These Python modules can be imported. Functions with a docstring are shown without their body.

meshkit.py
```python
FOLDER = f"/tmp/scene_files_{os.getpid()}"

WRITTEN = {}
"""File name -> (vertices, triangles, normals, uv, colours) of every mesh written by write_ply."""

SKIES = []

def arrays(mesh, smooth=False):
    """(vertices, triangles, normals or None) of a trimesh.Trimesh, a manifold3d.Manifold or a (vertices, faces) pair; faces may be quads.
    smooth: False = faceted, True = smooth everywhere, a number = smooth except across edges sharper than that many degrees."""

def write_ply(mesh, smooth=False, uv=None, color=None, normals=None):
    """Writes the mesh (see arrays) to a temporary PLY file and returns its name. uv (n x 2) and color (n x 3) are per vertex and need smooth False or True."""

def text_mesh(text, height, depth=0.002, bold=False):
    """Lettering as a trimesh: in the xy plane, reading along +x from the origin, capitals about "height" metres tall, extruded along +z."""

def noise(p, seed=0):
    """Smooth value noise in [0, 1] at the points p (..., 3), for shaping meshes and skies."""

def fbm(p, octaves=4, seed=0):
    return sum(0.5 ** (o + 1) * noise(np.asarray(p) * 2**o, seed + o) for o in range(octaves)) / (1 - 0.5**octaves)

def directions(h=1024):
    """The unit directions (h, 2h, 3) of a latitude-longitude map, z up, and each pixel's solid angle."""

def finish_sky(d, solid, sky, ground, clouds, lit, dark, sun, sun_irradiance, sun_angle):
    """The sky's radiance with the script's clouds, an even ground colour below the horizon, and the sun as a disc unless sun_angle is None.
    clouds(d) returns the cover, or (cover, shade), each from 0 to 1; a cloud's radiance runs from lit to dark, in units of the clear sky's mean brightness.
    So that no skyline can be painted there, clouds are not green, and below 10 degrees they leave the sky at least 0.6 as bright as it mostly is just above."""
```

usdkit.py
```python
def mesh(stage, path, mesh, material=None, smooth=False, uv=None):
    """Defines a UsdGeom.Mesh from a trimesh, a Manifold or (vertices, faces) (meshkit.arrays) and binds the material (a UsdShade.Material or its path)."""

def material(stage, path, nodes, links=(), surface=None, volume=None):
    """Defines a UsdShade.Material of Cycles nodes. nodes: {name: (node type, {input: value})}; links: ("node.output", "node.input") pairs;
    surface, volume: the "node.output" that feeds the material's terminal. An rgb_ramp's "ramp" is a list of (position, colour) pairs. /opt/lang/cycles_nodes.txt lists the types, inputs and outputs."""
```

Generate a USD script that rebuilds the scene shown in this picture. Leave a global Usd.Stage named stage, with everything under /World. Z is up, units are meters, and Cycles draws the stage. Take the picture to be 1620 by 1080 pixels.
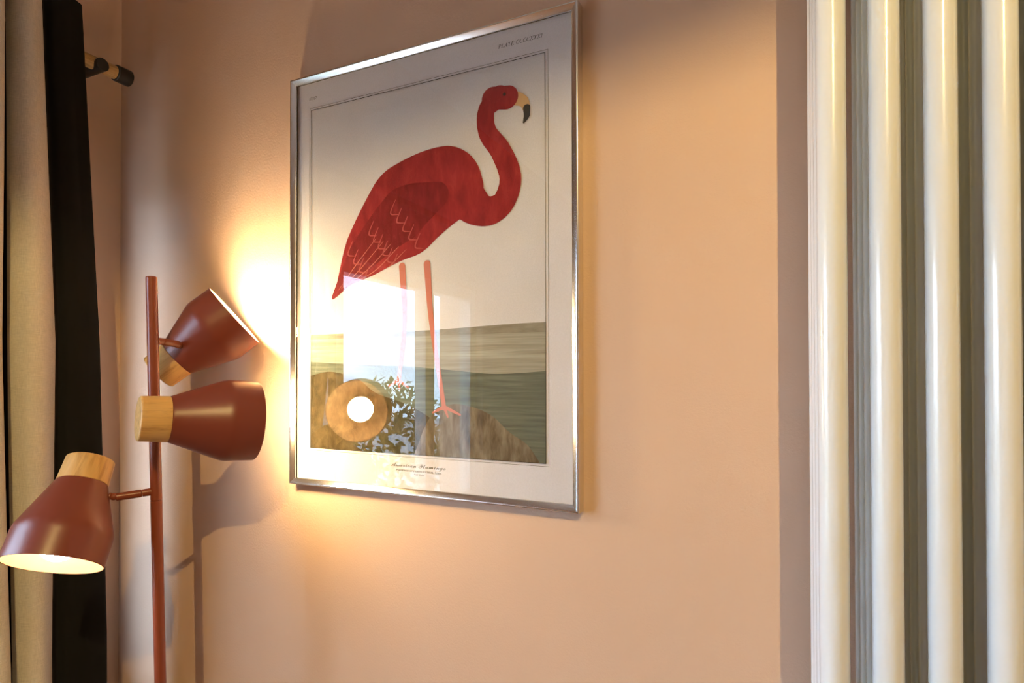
import math, glob
import numpy as np
import trimesh
import meshkit, usdkit
from pxr import Usd, UsdGeom, UsdLux, Gf, Sdf, Vt
from shapely.geometry import Polygon, LineString, Point, box as sbox
from shapely.ops import unary_union
from shapely import affinity

rng = np.random.default_rng(7)
stage = Usd.Stage.CreateInMemory()
UsdGeom.SetStageUpAxis(stage, 'Z')
UsdGeom.SetStageMetersPerUnit(stage, 1.0)
UsdGeom.Xform.Define(stage, '/World')

# ------------------------------------------------------------------ camera
F_PX = 924.686
cam = UsdGeom.Camera.Define(stage, '/World/camera')
AP = 36.0
cam.CreateHorizontalApertureAttr(AP)
cam.CreateVerticalApertureAttr(AP * 1080 / 1620)
cam.CreateFocalLengthAttr(F_PX / 1620 * AP)
cam.CreateVerticalApertureOffsetAttr(40.173 / 1620 * AP)
cam.CreateClippingRangeAttr(Gf.Vec2f(0.02, 500))
R = np.array([0.907302520979276, 0.4204755973852525, -0.0015515889163720577])
U = np.array([0.005774132060051893, -0.008769548604914947, 0.9999448756887644])
FW = np.array([-0.4204388122231384, 0.9072614656320309, 0.010384515184421282])
O = np.array([0.5498143748862271, -0.8315424655519634, 1.329219604869623])
M4 = np.eye(4)
M4[0, :3], M4[1, :3], M4[2, :3], M4[3, :3] = R, U, -FW, O
cam.AddTransformOp().Set(Gf.Matrix4d(M4.tolist()))
cam.CreateFStopAttr(0.0)
cam.CreateExposureAttr(0.0)

# ------------------------------------------------------------------ daylight outside the window
SKY = 5.4
dome = UsdLux.DomeLight.Define(stage, '/World/sky')
dome.CreateIntensityAttr(SKY)
dome.CreateColorAttr(Gf.Vec3f(0.66, 0.90, 1.25))

BULB = 350.0            # emission of the three floor-lamp bulbs
BULB_MID = 220.0        # the bulbs of the middle and the lowest shade are turned down
BULB_DIM = 55.0
SPOT = 60000.0           # emission of the ceiling spotlight bulb behind the camera
BULB_COL = (1.0, 0.78, 0.42)
SPOT_COL = (1.0, 0.73, 0.28)

# ------------------------------------------------------------------ helpers
used = {}
def numbered(parent, name):
    k = (parent, name)
    n = used.get(k, 0)
    used[k] = n + 1
    return name if n == 0 else f'{name}_{n:03d}'

def mat(name, nodes, links=(), surface='p.BSDF'):
    return usdkit.material(stage, '/World/Looks/' + name, nodes, links, surface=surface)

def path_of(p):
    return '/World' if p is None else (str(p.GetPath()) if hasattr(p, 'GetPath') else p)

def obj(name, mesh, m, parent=None, smooth=35, label=None):
    base = path_of(parent)
    g = usdkit.mesh(stage, base + '/' + numbered(base, name), mesh, m, smooth=smooth)
    if label:
        g.GetPrim().SetCustomDataByKey('label', label)
    return g.GetPrim()

def tag(p, label=None, cat=None, group=None, kind=None):
    for k, v in (('label', label), ('category', cat), ('group', group), ('kind', kind)):
        if v:
            p.SetCustomDataByKey(k, v)
    return p

def thing(name, label, cat, loc=(0, 0, 0), rotz=0.0, group=None):
    x = UsdGeom.Xform.Define(stage, '/World/' + numbered('/World', name))
    x.AddTranslateOp().Set(Gf.Vec3d(*map(float, loc)))
    if rotz:
        x.AddRotateZOp().Set(float(rotz))
    return tag(x.GetPrim(), label, cat, group)

def structure(name, mesh, m, label, cat, smooth=False):
    return tag(obj(name, mesh, m, None, smooth), label, cat, None, 'structure')

def bx(x0, x1, y0, y1, z0, z1):
    m = trimesh.creation.box([x1 - x0, y1 - y0, z1 - z0])
    m.apply_translation([(x0 + x1) / 2, (y0 + y1) / 2, (z0 + z1) / 2])
    return m

def cat_m(ms):
    return trimesh.util.concatenate(ms)

def lathe(profile, n=64):
    """profile: (r, z) list, revolved about z; closed where r is 0."""
    v, f = [], []
    prof = [(max(r, 0.0), z) for r, z in profile]
    t = np.arange(n) * 2 * np.pi / n
    rings = []
    for r, z in prof:
        if r < 1e-7:
            rings.append([len(v)]); v.append([0, 0, z])
        else:
            rings.append(list(range(len(v), len(v) + n)))
            v += [[r * np.cos(a), r * np.sin(a), z] for a in t]
    for a, b in zip(rings[:-1], rings[1:]):
        for i in range(n):
            j = (i + 1) % n
            if len(a) == 1 and len(b) == 1:
                continue
            if len(a) == 1:
                f.append([a[0], b[i], b[j]])
            elif len(b) == 1:
                f.append([a[i], b[0], a[j]])
            else:
                f.append([a[i], b[i], b[j]]); f.append([a[i], b[j], a[j]])
    m = trimesh.Trimesh(np.array(v), np.array(f), process=False)
    m.fix_normals()
    return m

def frame_to(a):
    """rotation whose z axis is a"""
    a = np.asarray(a, float) / np.linalg.norm(a)
    b = np.cross([0, 0, 1.0], a) if abs(a[2]) < .99 else np.array([1.0, 0, 0])
    b /= np.linalg.norm(b)
    T = np.eye(4)
    T[:3, 0], T[:3, 1], T[:3, 2] = b, np.cross(a, b), a
    return T

def rod(p, q, r, n=32, bevel=0.0):
    p, q = np.asarray(p, float), np.asarray(q, float)
    L = np.linalg.norm(q - p)
    if bevel:
        k = [(0, 0)] + [(r - bevel + bevel * np.sin(t), bevel - bevel * np.cos(t)) for t in np.linspace(0, np.pi / 2, 5)]
        k += [(r - bevel + bevel * np.cos(t), L - bevel + bevel * np.sin(t)) for t in np.linspace(0, np.pi / 2, 5)] + [(0, L)]
    else:
        k = [(0, 0), (r, 0), (r, L), (0, L)]
    m = lathe(k, n)
    T = frame_to(q - p); T[:3, 3] = p
    m.apply_transform(T)
    return m

def spline(pts, n=12):
    """Catmull-Rom through the points"""
    p = np.asarray(pts, float)
    p = np.vstack([2 * p[0] - p[1], p, 2 * p[-1] - p[-2]])
    out = []
    for i in range(1, len(p) - 2):
        t = np.linspace(0, 1, n, endpoint=False)[:, None]
        a, b, c, d = p[i - 1], p[i], p[i + 1], p[i + 2]
        out.append(.5 * (2 * b + (c - a) * t + (2 * a - 5 * b + 4 * c - d) * t ** 2 + (3 * b - a - 3 * c + d) * t ** 3))
    out.append(p[-2][None])
    return np.vstack(out)

# ------------------------------------------------------------------ materials
def plain(name, col, rough=.5, metallic=0.0, spec=.5, coat=0.0, **kw):
    return mat(name, {'p': ('principled_bsdf', {'base_color': col, 'roughness': rough, 'metallic': metallic, 'specular_ior_level': spec, 'coat_weight': coat, **kw})})

def painted(name, col, rough, bump, scale):
    return mat(name, {
        'g': ('texture_coordinate', {}),
        'n': ('noise_texture', {'scale': scale, 'detail': 3.0, 'roughness': .55}),
        'b': ('bump', {'strength': bump, 'distance': .002}),
        'n2': ('noise_texture', {'scale': 3.0, 'detail': 2.0}),
        'r': ('rgb_ramp', {'ramp': [(0.3, tuple(c * .97 for c in col)), (0.7, tuple(min(1, c * 1.02) for c in col))]}),
        'p': ('principled_bsdf', {'roughness': rough, 'specular_ior_level': .3})},
        [('g.object', 'n.vector'), ('g.object', 'n2.vector'), ('n.fac', 'b.height'), ('b.normal', 'p.normal'), ('n2.fac', 'r.fac'), ('r.color', 'p.base_color')])

WALL = (0.66, 0.445, 0.315)
m_wall = painted('peach_wall_paint', WALL, .6, .2, 260)
m_white = plain('white_ceiling_paint', (.84, .84, .83), .8)
m_floor = mat('oak_floor', {
    'g': ('texture_coordinate', {}), 'm': ('mapping', {'scale': (1.2, 14, 1)}),
    'n': ('noise_texture', {'scale': 2.5, 'detail': 4.0}),
    'r': ('rgb_ramp', {'ramp': [(0.3, (.11, .065, .035)), (0.7, (.20, .125, .07))]}),
    'p': ('principled_bsdf', {'roughness': .45})},
    [('g.object', 'm.vector'), ('m.vector', 'n.vector'), ('n.fac', 'r.fac'), ('r.color', 'p.base_color')])
m_pvc = plain('white_window_plastic', (.8, .8, .8), .3)
m_enamel = plain('white_radiator_enamel', (.80, .82, .84), .22, coat=.6, coat_roughness=.06)
m_terra = mat('terracotta_lacquer', {
    'g': ('texture_coordinate', {}),
    'n': ('noise_texture', {'scale': 900.0, 'detail': 2.0}),
    'b': ('bump', {'strength': .06, 'distance': .0006}),
    'p': ('principled_bsdf', {'base_color': (.20, .041, .023), 'roughness': .36, 'specular_ior_level': .55})},
    [('g.object', 'n.vector'), ('n.fac', 'b.height'), ('b.normal', 'p.normal')])
m_pole = plain('terracotta_pole_lacquer', (.24, .055, .027), .3)
m_lining = plain('shade_lining', (.34, .20, .115), .6)
m_bulb = mat('lit_bulb', {'e': ('emission', {'color': BULB_COL, 'strength': BULB})}, surface='e.emission')
m_bulb_mid = mat('softer_bulb', {'e': ('emission', {'color': BULB_COL, 'strength': BULB_MID})}, surface='e.emission')
m_bulb_dim = mat('dimmer_bulb', {'e': ('emission', {'color': BULB_COL, 'strength': BULB_DIM})}, surface='e.emission')
m_spot = mat('lit_spotlight_bulb', {'e': ('emission', {'color': SPOT_COL, 'strength': SPOT})}, surface='e.emission')

def wood(name, a, b, scale, rough):
    return mat(name, {
        'g': ('texture_coordinate', {}), 'm': ('mapping', {'scale': scale}),
        'n': ('noise_texture', {'scale': 1.0, 'detail': 5.0, 'roughness': .6, 'distortion': .4}),
        'r': ('rgb_ramp', {'ramp': [(0.28, a), (0.5, b), (0.75, tuple(min(1, c * 1.15) for c in b))]}),
        'p': ('principled_bsdf', {'roughness': rough})},
        [('g.object', 'm.vector'), ('m.vector', 'n.vector'), ('n.fac', 'r.fac'), ('r.color', 'p.base_color')])

m_wood = wood('pale_rubberwood', (.45, .23, .068), (.66, .39, .135), (110, 110, 14), .4)
m_rodwood = wood('bamboo_rod', (.25, .13, .045), (.46, .27, .10), (260, 12, 260), .4)
m_black = plain('black_metal', (.012, .011, .011), .35)
m_alu = plain('polished_aluminium', (.78, .78, .79), .2, metallic=1.0)
m_glass = mat('picture_glass', {
    'f': ('fresnel', {'IOR': 1.52}), 'geo': ('geometry', {}),
    'inv': ('math', {'math_type': 'subtract', 'value1': 1.0}),
    'mul': ('math', {'math_type': 'multiply'}),
    't': ('transparent_bsdf', {'color': (.97, .98, .97)}),
    'gl': ('glossy_bsdf', {'color': (1, 1, 1), 'roughness': 0.0}),
    'x': ('mix_closure', {})},
    [('f.fac', 'mul.value1'), ('geo.backfacing', 'inv.value2'), ('inv.value', 'mul.value2'), ('mul.value', 'x.fac'), ('t.BSDF', 'x.closure1'), ('gl.BSDF', 'x.closure2')], surface='x.closure')

def cloth(name, col, sheen):
    return mat(name, {
        'g': ('texture_coordinate', {}),
        'm1': ('mapping', {'scale': (1, 1, .06)}), 'm2': ('mapping', {'scale': (.06, .06, 1)}),
        'n1': ('noise_texture', {'scale': 1500.0, 'detail': 1.0}), 'n2': ('noise_texture', {'scale': 1500.0, 'detail': 1.0}),
        'a': ('math', {'math_type': 'add'}),
        'h': ('math', {'math_type': 'multiply', 'value2': .5}),
        'b': ('bump', {'strength': .25, 'distance': .0008}),
        'r': ('rgb_ramp', {'ramp': [(0.3, tuple(c * .78 for c in col)), (0.7, tuple(min(1, c * 1.08) for c in col))]}),
        'p': ('principled_bsdf', {'roughness': .9, 'specular_ior_level': .15, 'sheen_weight': sheen, 'sheen_roughness': .5})},
        [('g.object', 'm1.vector'), ('g.object', 'm2.vector'), ('m1.vector', 'n1.vector'), ('m2.vector', 'n2.vector'), ('n1.fac', 'a.value1'), ('n2.fac', 'a.value2'), ('a.value', 'h.value1'),
         ('h.value', 'b.height'), ('b.normal', 'p.normal'), ('h.value', 'r.fac'), ('r.color', 'p.base_color')])

m_cream = cloth('cream_linen', (.66, .615, .545), .1)
m_blackcloth = cloth('black_linen', (.010, .0095, .010), .0)

# ------------------------------------------------------------------ the room
XL, XR, YF, ZC = -.819, 3.4, -4.4, 2.55
structure('wall_back', bx(XL - .25, XR + .2, 0, .2, -.1, ZC + .1), m_wall, 'peach painted wall the framed print hangs on', 'wall')
W0, W1, WZ0, WZ1 = -1.80, -.135, .70, 1.745      # window opening in the left wall
structure('wall_left', cat_m([
    bx(XL - .25, XL, W1, 0, -.1, ZC + .1), bx(XL - .25, XL, YF, W0, -.1, ZC + .1),
    bx(XL - .25, XL, W0, W1, -.1, WZ0), bx(XL - .25, XL, W0, W1, WZ1, ZC + .1)]), m_wall, 'peach painted window wall behind the striped curtain', 'wall')
structure('wall_right', bx(XR, XR + .2, YF, 0, -.1, ZC + .1), m_wall, 'peach painted wall to the right of the radiator', 'wall')
structure('wall_front', bx(XL - .25, XR + .2, YF - .2, YF, -.1, ZC + .1), m_wall, 'peach painted wall opposite the framed print', 'wall')
structure('floor', bx(XL, XR, YF, 0, -.1, 0), m_floor, 'wooden floor under the floor lamp', 'floor')
structure('ceiling', bx(XL, XR, YF, 0, ZC, ZC + .1), m_white, 'white ceiling above the room', 'ceiling')

win = thing('window_1', 'white framed window in the wall behind the curtain', 'window', (XL - .07, 0, 0))
tag(win, kind='structure')
fr = .055
posts = [W0, -1.385, -.79, W1]
obj('window_frame', cat_m([bx(-.03, .03, W0, W1, WZ0, WZ0 + fr), bx(-.03, .03, W0, W1, WZ1 - fr, WZ1), bx(-.03, .03, W0, W0 + fr, WZ0 + fr, WZ1 - fr), bx(-.03, .03, W1 - fr, W1, WZ0 + fr, WZ1 - fr)]), m_pvc, win, False)
for y in posts[1:-1]:
    obj('mullion', bx(-.028, .028, y - .035, y + .035, WZ0 + fr, WZ1 - fr), m_pvc, win, False)
edges = [W0 + fr, posts[1], posts[2], W1 - fr]
for i in range(3):
    a, b = edges[i] + (.035 if i else 0), edges[i + 1] - (.035 if i < 2 else 0)
    obj('pane', bx(-.003, .003, a, b, WZ0 + fr, WZ1 - fr), m_glass, win, False)
obj('window_sill', bx(-.03, .10, W0 - .03, W1 + .03, WZ0 - .03, WZ0 - .001), m_pvc, win, False)

# outside
m_bounce = painted('pale_bounce_ground', (.42, .41, .39), .8, .3, 60)  # unseen ground outside, coloured pale to throw daylight up into the room
structure('bounce_ground', bx(-30, XL - .25, -15, 8, -.3, -.1), m_bounce, 'unseen ground outside the window, made pale to bounce daylight inside', 'bounce_ground')
m_leaf = mat('shrub_leaf', {'o': ('geometry', {}), 'r': ('rgb_ramp', {'ramp': [(0, (.05, .09, .025)), (1, (.17, .21, .06))]}),
     'p': ('principled_bsdf', {'roughness': .5}), 't': ('translucent_bsdf', {'color': (.12, .17, .03)}), 'x': ('mix_closure', {'fac': .3})},
     [('o.random_per_island', 'r.fac'), ('r.color', 'p.base_color'), ('p.BSDF', 'x.closure1'), ('t.BSDF', 'x.closure2')], surface='x.closure')
m_bark = plain('shrub_bark', (.10, .07, .045), .9)
for i, (sx, sy, sh, sr) in enumerate([(-2.0, -.75, 1.05, .42), (-2.25, -1.75, 1.22, .5), (-2.2, -2.9, 1.1, .5)]):
    sh_t = thing('garden_shrub', ['leafy green shrub outside the window nearest the curtain', 'tallest leafy green shrub outside the window', 'leafy green shrub outside the far end of the window'][i], 'shrub', (sx, sy, -.1))
    obj('stem', rod((0, 0, 0), (0.02, 0, sh * .7), .02, 10), m_bark, sh_t)
    n = 1500
    d = rng.normal(size=(n, 3)); d /= np.linalg.norm(d, axis=1)[:, None]
    c = d * (sr * rng.uniform(.55, 1.0, n) ** .6)[:, None] * [1, 1, 1.15] + [0, 0, sh * .75]
    ax = rng.normal(size=(n, 3)); ax /= np.linalg.norm(ax, axis=1)[:, None]
    bx_ = np.cross(ax, d); bx_ /= np.linalg.norm(bx_, axis=1)[:, None] + 1e-9
    L = rng.uniform(.025, .05, n)[:, None]
    v = np.stack([c - ax * L, c + bx_ * L * .4, c + ax * L, c - bx_ * L * .4], 1).reshape(-1, 3)
    k = np.arange(n)[:, None] * 4
    f = np.vstack([k + [0, 1, 2], k + [0, 2, 3]])
    tag(obj('leaves', trimesh.Trimesh(v, f, process=False), m_leaf, sh_t, False), kind='stuff')

# ceiling spotlight behind the camera (its light makes the warm pool on the wall)
SX, SY = .98, -1.75
sp = thing('ceiling_spotlight', 'black ceiling spotlight with a warm bulb behind the camera', 'spotlight', (SX, SY, ZC))
obj('canister', lathe([(0, 0), (.165, 0), (.165, -.150), (.160, -.150), (.160, -.003), (0, -.003)], 64), m_black, sp)
b = trimesh.creation.icosphere(3, .007); b.apply_translation([0, 0, -.089])
obj('lamp_holder', rod((0, 0, -.003), (0, 0, -.083), .006, 24), m_black, sp)
obj('bulb', b, m_spot, sp, True)

# ------------------------------------------------------------------ framed print
FZ = 1.5
HW, HH = .28125, .375
pic = thing('framed_print', 'silver framed print of a red wading bird under glass', 'framed print', (0, 0, FZ))
prof = [(0, -.001), (0, -.0196), (.0004, -.0209), (.0013, -.0218), (.0024, -.0220), (.0036, -.0217), (.0065, -.0203), (.0098, -.0184), (.0112, -.0174), (.0116, -.0158), (.0088, -.0158), (.0088, -.001)]
corners = [(-HW, HH), (HW, HH), (HW, -HH), (-HW, -HH)]
inward = [(1, -1), (-1, -1), (-1, 1), (1, 1)]
for i in range(4):
    a, b_ = corners[i], corners[(i + 1) % 4]
    ia, ib = inward[i], inward[(i + 1) % 4]
    va = [[a[0] + ia[0] * w, y, a[1] + ia[1] * w] for w, y in prof]
    vb = [[b_[0] + ib[0] * w, y, b_[1] + ib[1] * w] for w, y in prof]
    n = len(prof)
    f = []
    for k in range(n):
        j = (k + 1) % n
        f += [[k, j, n + j], [k, n + j, n + k]]
    cap = trimesh.creation.triangulate_polygon(Polygon(prof), engine='earcut')
    # caps follow the mitre; match triangulated vertices back to the profile
    idx = [int(np.argmin(np.linalg.norm(np.array(prof) - q, axis=1))) for q in cap[0]]
    f += [[idx[t[0]], idx[t[1]], idx[t[2]]] for t in cap[1]] + [[n + idx[t[2]], n + idx[t[1]], n + idx[t[0]]] for t in cap[1]]
    m = trimesh.Trimesh(np.array(va + vb), np.array(f), process=False)
    m.fix_normals()
    obj('frame_rail', m, m_alu, pic, 40)
IW, IH = HW - .009, HH - .009
m_back = plain('brown_backing_board', (.25, .17, .10), .8)
obj('backing_board', bx(-IW, IW, -.0105, -.0035, -IH, IH), m_back, pic, False)
obj('glass', bx(-IW, IW, -.0156, -.0140, -IH, IH), m_glass, pic, False)

def paper(name, col, amt=.08, rough=.85):
    return mat(name, {
        'g': ('texture_coordinate', {}),
        'n': ('noise_texture', {'scale': 420.0, 'detail': 3.0, 'roughness': .7}),
        'n2': ('noise_texture', {'scale': 9.0, 'detail': 3.0}),
        'a': ('mix_float', {'fac': .35}),
        'r': ('rgb_ramp', {'ramp': [(0.3, tuple(c * (1 - amt) for c in col)), (0.65, tuple(min(1, c * (1 + amt * .5)) for c in col))]}),
        'p': ('principled_bsdf', {'roughness': rough, 'specular_ior_level': .1})},
        [('g.object', 'n.vector'), ('g.object', 'n2.vector'), ('n.fac', 'a.a'), ('n2.fac', 'a.b'), ('a.result', 'r.fac'), ('r.color', 'p.base_color')])

def strokes(name, stops, scale, axis_scale, rough=.85):
    return mat(name, {
        'g': ('texture_coordinate', {}), 'm': ('mapping', {'scale': axis_scale}),
        'n': ('noise_texture', {'scale': scale, 'detail': 5.0, 'roughness': .6, 'distortion': .3}),
        'r': ('rgb_ramp', {'ramp': stops}),
        'p': ('principled_bsdf', {'roughness': rough, 'specular_ior_level': .1})},
        [('g.object', 'm.vector'), ('m.vector', 'n.vector'), ('n.fac', 'r.fac'), ('r.color', 'p.base_color')])

m_paper = paper('print_paper', (.70, .645, .70))
m_sky = paper('print_sky_tint', (.65, .60, .63), .10)
m_ink = plain('print_ink', (.05, .045, .045), .8)
m_inkpale = plain('print_ink_pale', (.22, .19, .18), .8)
m_sea = strokes('print_sea', [(.3, (.22, .20, .165)), (.5, (.33, .30, .25)), (.72, (.45, .42, .36))], 1.0, (5, 5, 150))
m_deep = strokes('print_near_water', [(.3, (.085, .095, .075)), (.55, (.14, .15, .12)), (.75, (.20, .20, .17))], 1.0, (9, 9, 170))
m_far = strokes('print_far_shore', [(.3, (.22, .19, .15)), (.7, (.31, .28, .23))], 1.0, (30, 30, 120))
m_rock = strokes('print_rock', [(.3, (.07, .05, .03)), (.5, (.16, .12, .08)), (.72, (.27, .22, .17))], 1.0, (70, 70, 22))
m_bank = strokes('print_bank', [(.3, (.04, .030, .014)), (.55, (.085, .062, .032)), (.75, (.13, .10, .055))], 1.0, (60, 60, 40))
m_red = strokes('print_red', [(.3, (.21, .017, .021)), (.55, (.30, .026, .030)), (.78, (.38, .045, .046))], 1.0, (60, 60, 24))
m_darkred = strokes('print_dark_red', [(.3, (.14, .011, .014)), (.6, (.21, .018, .022)), (.8, (.28, .03, .032))], 1.0, (90, 90, 30))
m_pink = plain('print_pink', (.50, .15, .11), .85)
m_featherline = plain('print_feather_line', (.40, .065, .06), .85)
m_beak = plain('print_beak', (.62, .37, .17), .85)
m_beaktip = plain('print_black', (.03, .027, .027), .85)

def flat(shape, layer, t=.00012):
    """printed ink: a very thin film on the paper; shape in (x, z)"""
    y = -.0116 - .00012 * layer
    ms = []
    for g in getattr(shape, 'geoms', [shape]):
        if g.is_empty or g.geom_type != 'Polygon' or g.area < 1e-9:
            continue
        m = trimesh.creation.extrude_polygon(g, t, engine='earcut')
        v = m.vertices
        m2 = trimesh.Trimesh(np.stack([v[:, 0], y - v[:, 2], v[:, 1]], 1), m.faces, process=False)
        m2.fix_normals()
        ms.append(m2)
    return cat_m(ms)

sheet = obj('print_sheet', bx(-IW + .001, IW - .001, -.0115, -.0107, -IH + .001, IH - .001), m_paper, pic, False)
BX0, BX1, BZ0, BZ1 = -.2375, .2265, -.3075, .3140
panel = sbox(BX0, BZ0, BX1, BZ1)
obj('printed_sky', flat(panel, 0), m_sky, sheet, False)
def ring(x0, z0, x1, z1, w):
    return sbox(x0, z0, x1, z1).difference(sbox(x0 + w, z0 + w, x1 - w, z1 - w))
obj('printed_border', flat(ring(BX0 - .0045, BZ0 - .0045, BX1 + .0045, BZ1 + .0045, .0007), 0), m_inkpale, sheet, False)
obj('printed_border', flat(ring(BX0, BZ0, BX1, BZ1, .0009), 11), m_ink, sheet, False)

def curve_poly(top, z_bottom):
    s = spline(top, 8)
    return Polygon([(s[0][0], z_bottom)] + [tuple(q) for q in s] + [(s[-1][0], z_bottom)]).buffer(0).intersection(panel)
HZ = -.100
obj('printed_sea', flat(sbox(BX0, BZ0, BX1, HZ), 1), m_sea, sheet, False)
obj('printed_far_shore', flat(curve_poly([(BX0, -.104), (-.12, -.103), (-.02, -.101), (.08, -.098), (.16, -.095), (BX1, -.094)], -.109), 2), m_far, sheet, False)
obj('printed_near_water', flat(curve_poly([(BX0, -.150), (-.12, -.156), (-.02, -.160), (.06, -.166), (.14, -.172), (BX1, -.168)], BZ0), 2), m_deep, sheet, False)
obj('printed_bank', flat(curve_poly([(BX0, -.175), (-.19, -.168), (-.13, -.181), (-.09, -.205), (-.03, -.222), (.03, -.250), (.07, -.290), (.09, -.3074)], BZ0), 3), m_bank, sheet, False)
obj('printed_rock', flat(curve_poly([(-.01, -.305), (.02, -.245), (.06, -.222), (.10, -.225), (.135, -.238), (.165, -.262), (.195, -.280), (.215, -.305)], BZ0), 4), m_rock, sheet, False)

def limb(pts, radii, n=14):
    s = spline(pts, n)
    t = np.linspace(0, len(radii) - 1, len(s))
    r = np.interp(t, np.arange(len(radii)), radii)
    cs = [Point(*q).buffer(w, 24) for q, w in zip(s, r)]
    return unary_union([unary_union([a, b_]).convex_hull for a, b_ in zip(cs[:-1], cs[1:])]).simplify(.0003)

# a plain upright long-legged bird of the same reds
obj('printed_leg', flat(limb([(-.035, .01), (-.030, -.085), (-.042, -.185)], [.0065, .0045, .0038]), 5), m_pink, sheet, False)
obj('printed_leg', flat(limb([(.015, .01), (.024, -.09), (.048, -.228)], [.0065, .0045, .004]), 5), m_pink, sheet, False)
obj('printed_foot', flat(unary_union([limb([(-.042, -.183), (-.062, -.193)], [.003, .0015]), limb([(-.042, -.183), (-.022, -.195)], [.003, .0015]), limb([(-.042, -.183), (-.040, -.198)], [.003, .0015])]), 6), m_pink, sheet, False)
obj('printed_foot', flat(unary_union([limb([(.048, -.226), (.026, -.236)], [.0032, .0016]), limb([(.048, -.226), (.078, -.238)], [.0032, .0016]), limb([(.048, -.226), (.055, -.242)], [.0032, .0016])]), 6), m_pink, sheet, False)
body = limb([(-.175, -.020), (-.11, .045), (-.03, .105), (.045, .135), (.085, .125)], [.004, .048, .082, .066, .036])
obj('printed_body', flat(body, 7), m_red, sheet, False)
obj('printed_neck', flat(limb([(.070, .130), (.115, .088), (.152, .092), (.168, .130), (.152, .175), (.128, .210), (.126, .245), (.148, .262)], [.040, .025, .020, .0185, .017, .0155, .015, .018]), 8), m_red, sheet, False)
wing = limb([(-.185, -.035), (-.12, .035), (-.035, .098), (.035, .122)], [.003, .030, .048, .022])
obj('printed_wing', flat(wing, 9), m_darkred, sheet, False)
fe = []
for r_i, (u0, n_f) in enumerate([(.25, 5), (.5, 6), (.75, 5)]):
    for k in range(n_f):
        t = k / (n_f - 1)
        cx, cz = -.150 + .185 * u0 + .05 * (t - .5), -.012 + .125 * u0 - .062 * (t - .5)
        fe.append(limb([(cx - .012, cz + .012), (cx - .022, cz - .010), (cx - .006, cz - .014)], [.0006, .0014, .0006], 6))
obj('printed_feather', flat(unary_union(fe).intersection(body), 10), m_featherline, sheet, False)
quill = [limb([(-.172 + .006 * k, -.022 + .002 * k), (-.135 + .014 * k, .018 - .004 * k), (-.09 + .016 * k, .062 - .006 * k)], [.0004, .0008, .0004], 6) for k in range(5)]
obj('printed_quill', flat(unary_union(quill).intersection(body), 10), m_pink, sheet, False)
obj('printed_head', flat(limb([(.136, .262), (.163, .258)], [.018, .0185]), 9), m_red, sheet, False)
obj('printed_beak', flat(limb([(.172, .256), (.190, .247), (.196, .232)], [.0115, .0085, .0055]), 8), m_beak, sheet, False)
obj('printed_beak_tip', flat(limb([(.196, .235), (.196, .224), (.191, .214)], [.0062, .005, .0016]), 10), m_beaktip, sheet, False)
obj('printed_eye', flat(Point(.158, .264).buffer(.0026), 10), m_beaktip, sheet, False)

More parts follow.
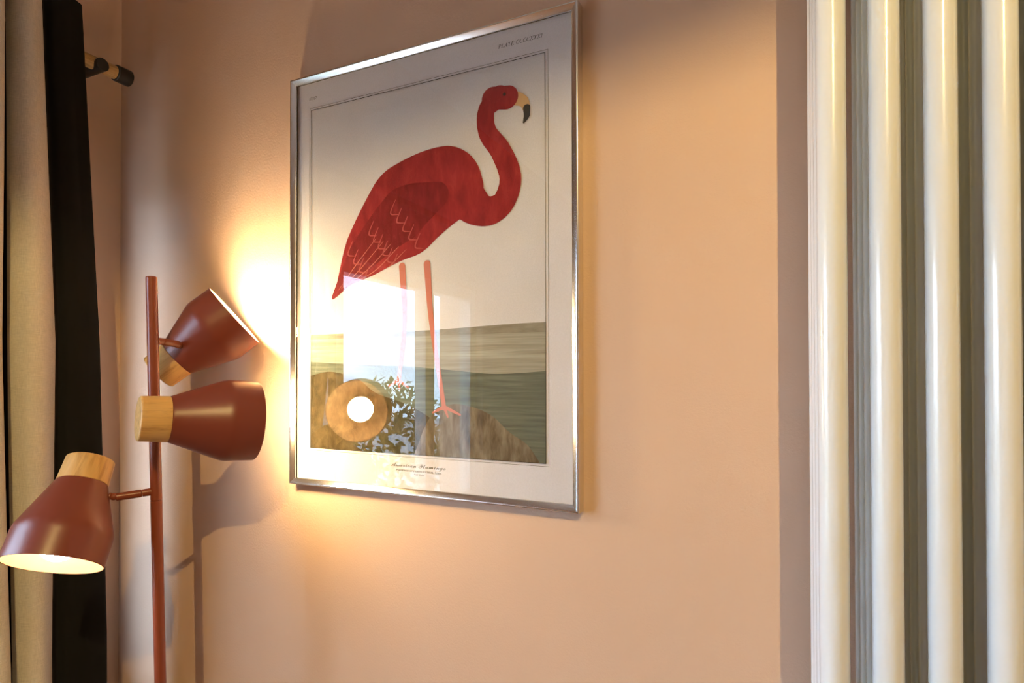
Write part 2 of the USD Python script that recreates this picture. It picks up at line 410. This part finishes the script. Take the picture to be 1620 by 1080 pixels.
def lettering(text, height, font='NotoSansMath', space=0.0):
    """Lettering as polygons in the xz plane, starting at (0, 0), capitals about height tall"""
    from PIL import Image, ImageDraw, ImageFont
    from shapely import union_all, box
    hit = glob.glob(f'/opt/blender-*/*/datafiles/fonts/{font}*.woff2') or glob.glob('/opt/blender-*/*/datafiles/fonts/Inter.woff2')
    f = ImageFont.truetype(hit[0], 96)
    x, out = 0.0, []
    for ch in text:
        w = f.getlength(ch)
        if ch != ' ':
            x0, y0, x1, y1 = f.getbbox(ch, anchor='ls')
            im = Image.new('L', (x1 - x0 + 8, y1 - y0 + 8))
            ImageDraw.Draw(im).text((4 - x0, 4 - y0), ch, 255, f, anchor='ls')
            on = np.pad(np.asarray(im) > 110, ((0, 0), (1, 1))).astype(np.int8)
            rows, st = np.nonzero(np.diff(on, axis=1) == 1)
            en = np.nonzero(np.diff(on, axis=1) == -1)[1]
            g = union_all(box(st, -rows - 1, en, -rows)).buffer(.6).buffer(-.6).simplify(.7)
            out.append(affinity.translate(g, x + x0 - 4, 4 - y0))
        x += w + space * 96
    s = height / 70.0
    return affinity.affine_transform(unary_union(out), [s, 0, 0, s, 0, 0]), x * s

def math_letters(text, upper, lower, special={}):
    return ''.join(special.get(c) or (chr(upper + ord(c) - 65) if 'A' <= c <= 'Z' else chr(lower + ord(c) - 97) if 'a' <= c <= 'z' else c) for c in text)

def place_text(name, text, height, x0, x1, z, m, space=0.0):
    g, w = lettering(text, height, space=space)
    g = affinity.scale(g, (x1 - x0) / w, 1, origin=(0, 0))
    obj(name, flat(affinity.translate(g, x0, z), 0), m, sheet, False)

italic = lambda t: math_letters(t, 0x1D434, 0x1D44E, {'h': '\u210e'})
script = lambda t: math_letters(t, 0x1D4D0, 0x1D4EA)
roman = lambda t: math_letters(t, 0x1D400, 0x1D41A)
place_text('printed_plate_number', italic('PLATE CCCCXXXI'), .0062, .1470, .2222, .3385, m_ink, .06)
place_text('printed_issue_number', italic('N') + '\u00b0 87', .0052, -.2435, -.2250, .3335, m_inkpale)
place_text('printed_caption', script('American Flamingo'), .0074, -.0580, .0510, -.3290, m_inkpale)
place_text('printed_caption', roman('PHOENICOPTERUS RUBER, Linn.'), .0030, -.0480, .0440, -.3362, m_inkpale, .08)
place_text('printed_caption', roman('Old Male.'), .0024, -.0115, .0105, -.3412, m_inkpale, .08)

# ------------------------------------------------------------------ floor lamp
PT = np.array([-.37075, -.22385, 1.48542])
PB = np.array([-.36155, -.21221, .84195])
PD = (PB - PT) / (PT[2] - PB[2])
p_floor = PT + PD * (PT[2] - .02)
lamp = thing('floor_lamp', 'terracotta floor lamp with three adjustable wood capped shades', 'floor lamp', (0, 0, 0))
PR = .0083
seams = [PT + PD * s for s in (0, .595, .75)]
top = PT
obj('pole', cat_m([rod(p_floor, PT + PD * .648, PR), rod(PT + PD * .6485, PT + PD * .36, PR), rod(PT + PD * .3604, PT, PR, 32, .0025)]), m_pole, lamp)
obj('base', lathe([(0, .022), (.03, .022), (.125, .018), (.132, .014), (.132, 0), (0, 0)], 64).apply_translation([p_floor[0], p_floor[1], 0]), m_pole, lamp)

Rr, Rk, Rn, Rc, Lk, Ln, Lc = .0635, .0640, .0345, .0332, .0453, .1211, .0396
def arc(p0, p1, p2, n=6):
    t = np.linspace(0, 1, n)[:, None]
    p0, p1, p2 = map(np.array, (p0, p1, p2))
    return [tuple(q) for q in (1 - t) ** 2 * p0 + 2 * t * (1 - t) * p1 + t ** 2 * p2]
th = .0013
outer = [(Rr, 0)] + arc((Rk - .0002, -Lk + .008), (Rk, -Lk), (Rk - .0031, -Lk - .0075)) + [(Rn + .0008, -Ln + .002), (Rn - .0004, -Ln)]
inner = [(r - th, z + (.0013 if i == len(outer) - 1 else 0)) for i, (r, z) in enumerate(outer)]
shade_prof = [(0, -Ln)] + outer[::-1] + [(Rr - .0002, .0006), (Rr - th + .0003, .0006), (Rr - th, 0)]
lining_prof = [(Rr - th - .0002, .0003)] + [(r - .0003, z) for r, z in inner[1:]] + [(0, -Ln + .0013)]
shade_m = lathe([(r, z) for r, z in shade_prof] + [(r - .0001, z) for r, z in inner[1:]] + [(0, -Ln + .0009)], 96)
lin_m = lathe(lining_prof, 96)
cap_b = .003
cap_prof = [(0, -Ln - .0002), (Rn - .0005, -Ln - .0002), (Rn, -Ln - .0008)] + [(Rc - cap_b + cap_b * math.cos(t), -Ln - Lc + cap_b - cap_b * math.sin(t)) for t in np.linspace(0, math.pi / 2, 6)] + [(0, -Ln - Lc)]
cap_m = lathe(cap_prof, 64)
bulb_z = -.030
BR = .0265
bulb_m = lathe([(0, bulb_z + BR)] + [(BR * math.sin(t), bulb_z + BR * math.cos(t)) for t in np.linspace(.12, 2.55, 22)] + [(.0135, bulb_z - .034), (.0125, bulb_z - .040), (0, bulb_z - .040)], 48)
socket_m = lathe([(0, -Ln + .0015), (.019, -Ln + .0015), (.019, -.085), (.0165, bulb_z - .036), (0.0, bulb_z - .036)], 40)

def lamp_head(c, a, arm_end, label, glow=m_bulb):
    c, a = np.array(c), np.array(a) / np.linalg.norm(a)
    T = frame_to(a); T[:3, 3] = c
    sh = obj('lamp_shade', shade_m, m_terra, lamp, 30, label)
    UsdGeom.Xformable(sh).AddTransformOp().Set(Gf.Matrix4d(T.T.tolist()))
    obj('shade_lining', lin_m, m_lining, sh, 30, 'pale inside of the shade')
    obj('wooden_cap', cap_m, m_wood, sh, 30, 'pale wood cap of the shade')
    obj('socket', socket_m, m_lining, sh, 30)
    obj('bulb', bulb_m, glow, sh, True, 'lit bulb')
    # arm: pole -> shade, square to the shade's axis
    L_at = arm_end
    q0 = c - a * L_at
    zp = q0[2] + 0.0
    P = PT + PD * (PT[2] - zp)
    d = P - q0; d -= a * (d @ a); d /= np.linalg.norm(d)
    r_at = Rn + (Rk - Rn) * (Ln - L_at) / (Ln - Lk)
    K0 = q0 + d * (r_at - .001)
    K1 = K0 + d * .012
    A1 = PT + PD * (PT[2] - K1[2] - .004)
    e = (A1 - K1) / np.linalg.norm(A1 - K1)
    arm = obj('arm', cat_m([rod(K1 - e * .002, A1 - e * (PR + .011), .0061, 24, .0015), rod(A1 - e * (PR + .0105), A1, .0059, 24)]), m_pole, lamp)
    kn = trimesh.creation.icosphere(3, .0058); kn.apply_translation(K0 + d * .007)
    obj('knuckle', cat_m([rod(K0, K0 + d * .0035, .0056, 24, .001), rod(K0, K1, .0032, 20), kn]), m_pole, arm)
    return sh

lamp_head([-.3606, -.0748, 1.4340], [.561, .521, .644], .098, 'topmost shade, tilted up towards the wall')
lamp_head([-.2343, -.1431, 1.2520], [.430, .900, -.073], .098, 'middle shade, pointing at the framed print', m_bulb_mid)
lamp_head([-.4062, -.3432, 1.0549], [.238, -.450, -.860], .105, 'lowest shade, pointing down beside the curtain', m_bulb_dim)

# ------------------------------------------------------------------ curtain rod and curtain
RODX, RODZ = -.737, 1.970
cr = thing('curtain_rod', 'bamboo curtain rod with black end cap and bracket above the striped curtain', 'curtain rod')
obj('rod', rod((RODX, -2.0, RODZ), (RODX, -.060, RODZ), .0138, 40), m_rodwood, cr)
obj('end_cap', rod((RODX, -.064, RODZ), (RODX, -.032, RODZ), .0172, 40, .003), m_black, cr, 30, 'black end cap')
obj('bracket', cat_m([rod((XL, -.099, RODZ - .004), (RODX + .020, -.099, RODZ - .004), .0132, 32, .002), rod((XL, -.099, RODZ - .004), (XL + .006, -.099, RODZ - .004), .0165, 40, .002)]), m_black, cr, 30, 'black wall bracket')

# plan of the folds, from the edge near the back wall towards the room: (x offset, y offset)
plan = [(-.008, .000), (-.002, -.006), (.006, -.024), (.010, -.044), (.004, -.062), (-.006, -.072), (.002, -.082),
        (.020, -.100), (.030, -.120), (.024, -.140), (.006, -.150), (-.016, -.153),
        (-.040, -.152), (-.048, -.160), (-.038, -.168), (-.008, -.169), (.020, -.178), (.032, -.198), (.026, -.220), (.004, -.230),
        (-.046, -.232), (-.062, -.242), (-.048, -.252), (-.004, -.256), (.026, -.270), (.032, -.292), (.010, -.308), (-.040, -.312), (-.064, -.322), (-.048, -.334), (.000, -.340), (.026, -.352), (.030, -.374), (.010, -.392),
        (-.040, -.398), (-.064, -.410), (-.044, -.424), (.004, -.432), (.028, -.446), (.024, -.468), (.000, -.484), (-.020, -.492)]
cuts = [0, 6, 11, 14.5, 19, 22.5, 27, 30, 34, 37, 41]        # stripe boundaries along the plan (control index)
NS = 10
s = spline(plan, NS)
zs = np.concatenate([np.linspace(.04, 1.9, 60), np.linspace(1.91, 2.065, 12)])
def edge_y(z):
    return float(np.interp(z, [0, .8, 1.39, 2.06], [-.076, -.084, -.101, -.138]))
cur = thing('curtain', 'black and cream striped curtain hanging in folds from the bamboo rod', 'curtain')
rows = []
for z in zs:
    sq1 = float(np.interp(z, [0, .8, 1.39, 2.06], [1.26, 1.24, 1.0, .88]))      # the black stripe at the edge spreads downwards
    sq2 = float(np.interp(z, [0, .8, 1.39, 2.06], [.74, .76, 1.0, .73]))
    off = (meshkit.noise(np.stack([s[:, 1] * 14, np.full(len(s), z * 1.1), np.zeros(len(s))], 1), 3) - .5) * .012
    fade = np.clip(-s[:, 1] / .03, 0, 1)
    x = -.712 + s[:, 0] * (1.0 if z < 1.95 else 1.0) + off * fade
    y = edge_y(z) + np.maximum(s[:, 1], -.084) * sq1 + np.minimum(s[:, 1] + .084, 0) * sq2 + (meshkit.noise(np.stack([s[:, 1] * 9, np.full(len(s), z * .9), np.ones(len(s))], 1), 5) - .5) * .006 * fade
    rows.append(np.stack([x, y, np.full(len(s), z)], 1))
G = np.array(rows)
row = G[int(np.argmin(abs(zs - RODZ)))]
side = row[:, 0] > RODX
for k in np.nonzero(side[1:] != side[:-1])[0]:
    if k < 8 * NS:
        continue
    p_ = (row[k] + row[k + 1]) / 2
    e_ = trimesh.creation.torus(.0205, .0035, 32, 12)
    T = frame_to([.35 * (1 if side[k] else -1), -1, 0]); T[:3, 3] = [RODX, p_[1], RODZ]
    obj('eyelet', e_.apply_transform(T), m_black, cur, 40, 'black metal eyelet')
def strip(i0, i1):
    g = G[:, i0:i1 + 1]
    nz, ns = g.shape[:2]
    tang = np.gradient(g[:, :, :2], axis=1)
    nrm = np.stack([tang[..., 1], -tang[..., 0]], -1); nrm /= np.linalg.norm(nrm, axis=-1, keepdims=True) + 1e-12
    t = .0011
    fr_ = g.copy(); bk = g.copy(); fr_[:, :, :2] += nrm * t / 2; bk[:, :, :2] -= nrm * t / 2
    v = np.vstack([fr_.reshape(-1, 3), bk.reshape(-1, 3)])
    N = nz * ns
    idx = np.arange(N).reshape(nz, ns)
    q = np.stack([idx[:-1, :-1], idx[:-1, 1:], idx[1:, 1:], idx[1:, :-1]], -1).reshape(-1, 4)
    f = np.vstack([q[:, [0, 1, 2]], q[:, [0, 2, 3]], q[:, [2, 1, 0]] + N, q[:, [3, 2, 0]] + N])
    ed = []
    loop = list(idx[0]) + list(idx[1:, -1]) + list(idx[-1, -2::-1]) + list(idx[-2:0:-1, 0])
    for a, b_ in zip(loop, loop[1:] + loop[:1]):
        ed += [[a, a + N, b_ + N], [a, b_ + N, b_]]
    m = trimesh.Trimesh(v, np.vstack([f, np.array(ed)]), process=False)
    m.fix_normals()
    return m
for k in range(len(cuts) - 1):
    black = k % 2 == 0
    obj('black_stripe' if black else 'cream_stripe', strip(int(cuts[k] * NS), int(cuts[k + 1] * NS)), m_blackcloth if black else m_cream, cur, 50)

# ------------------------------------------------------------------ radiator
TR, PITCH, DEP = .0138, .0467, .036
ra = thing('column_radiator', 'tall white column radiator on the wall right of the framed print', 'radiator', (.5962, -.150, 0), 2.2)
Z0, Z1 = .22, 2.02
tube_m = lathe([(TR, Z0), (TR, Z1)], 40)
NSEC = 8
for i in range(NSEC):
    for j in range(4):
        m = tube_m.copy(); m.apply_translation([i * PITCH, j * DEP, 0])
        obj('tube', m, m_enamel, ra, 60)
    for zc in (Z0, Z1):
        hd = cat_m([trimesh.creation.capsule(height=3 * DEP, radius=.0175, count=[24, 24]).apply_transform(trimesh.transformations.rotation_matrix(-math.pi / 2, [1, 0, 0])).apply_translation([i * PITCH, 0, zc]),
                    rod((i * PITCH - PITCH / 2, 1.5 * DEP, zc), (i * PITCH + PITCH / 2, 1.5 * DEP, zc), .015)])
        obj('section_head', hd, m_enamel, ra, 40)
for i in (.5, 5.5):
    obj('wall_bracket', bx(PITCH * i - .012, PITCH * i + .012, 3 * DEP - .004, .146, 1.826, 1.832), m_enamel, ra, False)
